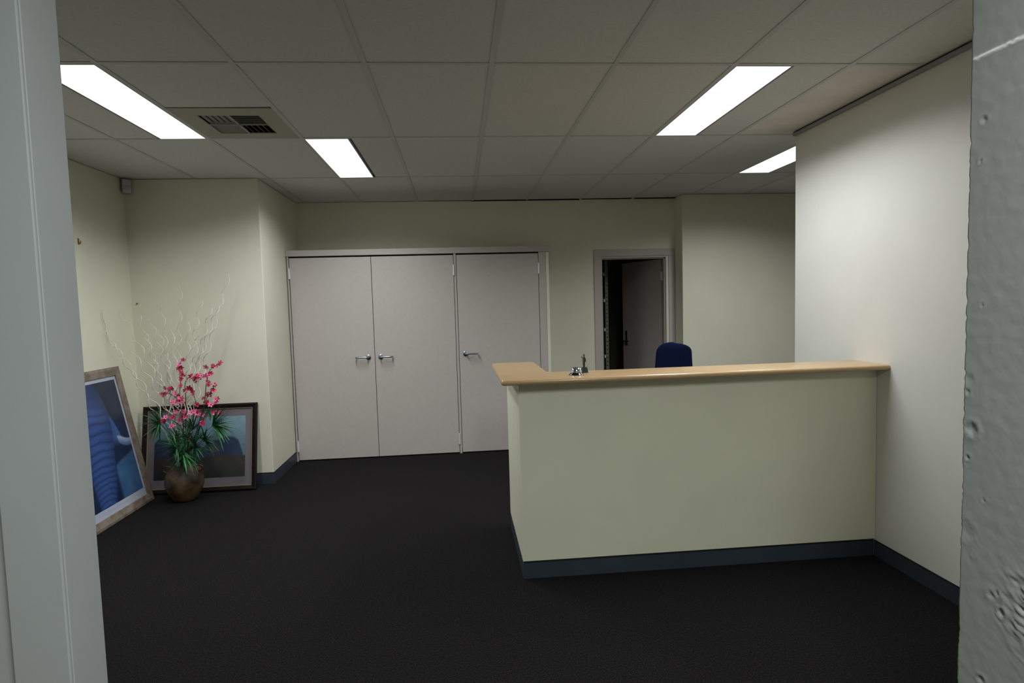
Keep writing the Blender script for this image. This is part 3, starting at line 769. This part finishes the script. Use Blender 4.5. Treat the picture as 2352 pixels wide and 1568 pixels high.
branches = [
 ('tallest pink blossom branch, rising on the left of the bunch', 2.10, [(470, 900), (445, 700), (430, 560), (425, 430), (432, 300), (420, 200), (440, 110)], [(420, 150), (440, 185), (462, 105), (437, 288), (435, 350), (410, 450), (455, 240), (400, 585), (430, 200)]),
 ('pink blossom branch curving up through the middle of the bunch', 2.16, [(490, 900), (478, 700), (480, 460), (475, 340), (510, 275), (580, 265), (650, 262), (700, 240)], [(545, 260), (575, 290), (610, 262), (640, 262), (475, 400), (460, 255), (470, 525), (530, 262), (565, 305), (595, 262)]),
 ('pink blossom branch reaching furthest right at the top', 2.08, [(545, 900), (620, 660), (655, 540), (668, 420), (680, 310), (705, 220), (750, 170), (805, 145)], [(700, 245), (685, 180), (745, 170), (800, 148), (680, 320), (700, 345), (650, 475), (690, 255), (715, 235), (775, 160), (690, 505)]),
 ('pink blossom branch leaning left with a dense cluster', 2.06, [(470, 900), (450, 640), (420, 520), (370, 450), (300, 425), (235, 425)], [(335, 385), (290, 385), (255, 430), (375, 430), (430, 495), (350, 495), (320, 380), (350, 375), (410, 500), (450, 485), (380, 520), (300, 430), (430, 470)]),
 ('pink blossom branch low on the left of the bunch', 2.02, [(480, 900), (440, 760), (370, 690), (290, 675), (230, 690)], [(235, 685), (285, 680), (360, 655), (345, 735), (265, 690), (420, 685), (300, 660), (350, 650)]),
 ('short pink blossom branch in the centre of the bunch', 2.04, [(500, 900), (540, 740), (590, 610), (560, 450), (520, 370)], [(520, 380), (550, 415), (585, 525), (560, 595), (590, 620), (555, 430), (600, 600), (540, 600), (500, 385)]),
 ('pink blossom branch at the right edge with small flowers', 2.12, [(560, 900), (640, 640), (680, 470), (715, 430), (735, 390), (755, 335)], [(755, 340), (735, 390), (715, 432), (690, 435), (640, 625), (690, 510), (740, 400)]),
 ('low pink blossom branch pointing right over the mahogany frame', 2.04, [(560, 900), (650, 660), (720, 560), (770, 515), (790, 470)], [(785, 475), (770, 515), (720, 540), (755, 610), (805, 615), (740, 600), (640, 700), (650, 720), (770, 605)]),
 ('shortest pink blossom branch just above the vase mouth', 1.99, [(510, 980), (530, 910), (545, 868)], [(545, 865), (530, 860), (450, 640), (460, 600), (470, 650)])]
GRP = 'pink blossom branches in the vase'
for bi, (lab, Y, pts, bl) in enumerate(branches):
    path = [mouth(bi)] + [cc(x, y, Y) for x, y in pts]
    path = smooth_path(path, 5)
    t = thing('blossom_branch', tuple(path[0]), lab, 'flower branch', GRP)
    mb = MB().tube(path, [.0042-.0026*i/len(path) for i in range(len(path))], 6)
    for x, y in bl:           # twiglets to each flower
        p = cc(x, y, Y); q = min(path, key=lambda s: (s-p).length); mb.tube([q, (q+p)/2+Vector((0, .004, .004)), p], [.0016, .0012, .001], 5)
    obj('stem', mb, 'branch_bark', t)
    for x, y in bl:
        base = cc(x, y, Y)
        for e in range(2):
            p = base + Vector((rnd.uniform(-.012, .012), rnd.uniform(-.02, .012), rnd.uniform(-.012, .012)))*(1 if e else .3)
            k_ = rnd.choice((0, 0, 1, 1, 2)); o = bpy.data.objects.new('blossom', BM[k_]); o.parent = t
            o.location = p-ORG[t.name]; sc = rnd.uniform(.015, .023); o.scale = (sc,)*3
            o.rotation_euler = Vector((rnd.uniform(-.7, .7), -1+rnd.uniform(-.3, .5), rnd.uniform(-.3, .9))).to_track_quat('Z', 'Y').to_euler()
            C.objects.link(o)
            q = bpy.data.objects.new('blossom_eye', EM); q.parent = o; C.objects.link(q)
# green sprays of narrow leaves
def leaf_mesh(material, bend):
    mb = MB(); N = 7
    for i in range(N+1):
        u = i/N; wd = .5*math.sin(math.pi*min(1, u*.92+.08))**.7*(1-u)**.25 if u < 1 else 0
        z = -bend*u*u
        mb.v += [Vector((u, -wd*.10, z)), Vector((u, 0, z-.02*(1-u))), Vector((u, wd*.10, z))]
    for i in range(N):
        a = i*3; mb.f += [(a, a+3, a+4, a+1), (a+1, a+4, a+5, a+2)]
    return make_mesh('leaf', mb, material)
LM = [leaf_mesh('leaf', .12), leaf_mesh('leaf', .28), leaf_mesh('leaf_light', .15), leaf_mesh('leaf_light', .30)]
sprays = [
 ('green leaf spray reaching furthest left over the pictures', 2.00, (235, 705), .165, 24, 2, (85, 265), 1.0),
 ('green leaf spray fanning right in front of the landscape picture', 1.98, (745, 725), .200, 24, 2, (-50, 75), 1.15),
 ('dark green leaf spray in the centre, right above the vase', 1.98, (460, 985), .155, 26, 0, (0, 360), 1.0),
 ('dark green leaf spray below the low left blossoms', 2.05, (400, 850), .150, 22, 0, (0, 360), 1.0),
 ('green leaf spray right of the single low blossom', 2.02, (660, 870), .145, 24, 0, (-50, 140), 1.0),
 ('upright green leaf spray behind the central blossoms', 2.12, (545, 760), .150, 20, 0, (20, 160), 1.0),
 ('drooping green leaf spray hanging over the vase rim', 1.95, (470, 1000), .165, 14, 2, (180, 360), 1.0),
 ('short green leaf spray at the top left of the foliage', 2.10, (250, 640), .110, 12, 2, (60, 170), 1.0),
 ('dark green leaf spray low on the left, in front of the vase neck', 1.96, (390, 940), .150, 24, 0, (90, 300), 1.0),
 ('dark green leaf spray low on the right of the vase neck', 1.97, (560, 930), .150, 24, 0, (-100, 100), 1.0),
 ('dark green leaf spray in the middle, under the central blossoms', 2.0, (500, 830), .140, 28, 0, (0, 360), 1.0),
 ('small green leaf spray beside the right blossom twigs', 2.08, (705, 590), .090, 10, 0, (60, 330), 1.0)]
for si, (lab, Y, (x, y), L, cnt, tint, (a0, a1), spread) in enumerate(sprays):
    c0 = cc(x, y, Y); path = smooth_path([mouth(si+3), (mouth(si+3)*.5+c0*.5)+Vector((0, 0, .03)), c0], 6)
    t = thing('leaf_spray', tuple(path[0]), lab, 'foliage', 'green leaf sprays in the vase')
    obj('stem', MB().tube(path, [.003-.0014*i/len(path) for i in range(len(path))], 6), 'leaf', t)
    full = (a1-a0) >= 360
    cnt = int(cnt*2.0)
    for k_ in range(cnt):
        an = math.radians(a0+(a1-a0)*(k_+rnd.uniform(.1, .9))/cnt)
        out = Vector((math.cos(an), rnd.uniform(-.75, .35), math.sin(an))).normalized()
        base = c0 + Vector((rnd.uniform(-.01, .01), rnd.uniform(-.01, .01), rnd.uniform(-.012, .012)))
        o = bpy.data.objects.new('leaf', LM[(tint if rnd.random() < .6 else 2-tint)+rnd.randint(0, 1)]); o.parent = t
        ll = L*rnd.uniform(.65, 1.15); o.scale = (ll, ll*.8, ll)
        xax = out; zax = (Vector((0, 0, 1))-xax*xax.z); zax = zax.normalized() if zax.length > .05 else Vector((0, -1, 0)); yax = zax.cross(xax)
        o.rotation_euler = Matrix((xax, yax, zax)).transposed().to_euler(); o.location = base-ORG[t.name]; C.objects.link(o)
# curly pale willow twigs
tips = [(527, 630, 2.22, 'tallest pale curly twig, reaching up and right along the wall'), (487, 695, 2.18, 'pale curly twig second from the right'), (462, 690, 2.24, 'pale curly twig just left of the second right one'),
        (432, 740, 2.16, 'pale curly twig above the tallest blossom branch'), (415, 650, 2.25, 'tall pale curly twig in the middle of the bunch'), (392, 735, 2.14, 'pale curly twig left of the middle one'),
        (366, 765, 2.22, 'pale curly twig above the dense left blossoms'), (372, 705, 2.18, 'faint pale curly twig between the middle and left ones'), (346, 735, 2.20, 'pale curly twig in front of the wall corner'),
        (334, 770, 2.10, 'short pale curly twig right of the wall corner'), (318, 722, 2.24, 'pale curly twig rising along the wall corner'), (268, 702, 2.08, 'tall pale curly twig leaning left across the left wall'),
        (205, 712, 2.00, 'leftmost pale curly twig, leaning far over the elephant print'), (236, 762, 2.04, 'pale curly twig second from the left'), (455, 770, 2.10, 'short pale curly twig behind the central blossoms'),
        (502, 700, 2.12, 'pale curly twig nearest the tallest one'), (300, 800, 2.02, 'low pale curly twig between the two pictures'), (380, 810, 2.06, 'short pale curly twig behind the left blossoms')]
for wi, (px, py, Y, lab) in enumerate(tips):
    tip = wp(px, py, Y); b = mouth(wi+5); L = (tip-b).length; pts = []
    N = 90; ph = rnd.uniform(0, 6.28); turns = L/.19; lx = abs(tip.x-b.x)
    ax = (tip-b).normalized(); sx = ax.cross(Vector((0, 1, 0))).normalized(); sy = ax.cross(sx)
    for i in range(N+1):
        u = i/N
        # stems rise first, then lean outwards
        p = Vector((b.x+(tip.x-b.x)*u**1.25, b.y+(tip.y-b.y)*u, b.z+(tip.z-b.z)*(u**.92)))
        A = .020*sm(.12, .35, u)*(1-.2*u)
        an = ph+2*math.pi*turns*u+.8*math.sin(5*u+wi)
        q = p+sx*(A*math.cos(an))+sy*(A*.8*math.sin(an))
        if q.y > 2.43: q.y = 2.43
        if q.x < -2.985: q.x = -2.985
        pts.append(q)
    t = thing('willow_twig', tuple(b), lab, 'twig', 'curly pale twigs in the vase')
    obj('twig', MB().tube(pts, [.0042-.0018*i/N for i in range(N+1)], 6), 'willow', t, smooth=True)
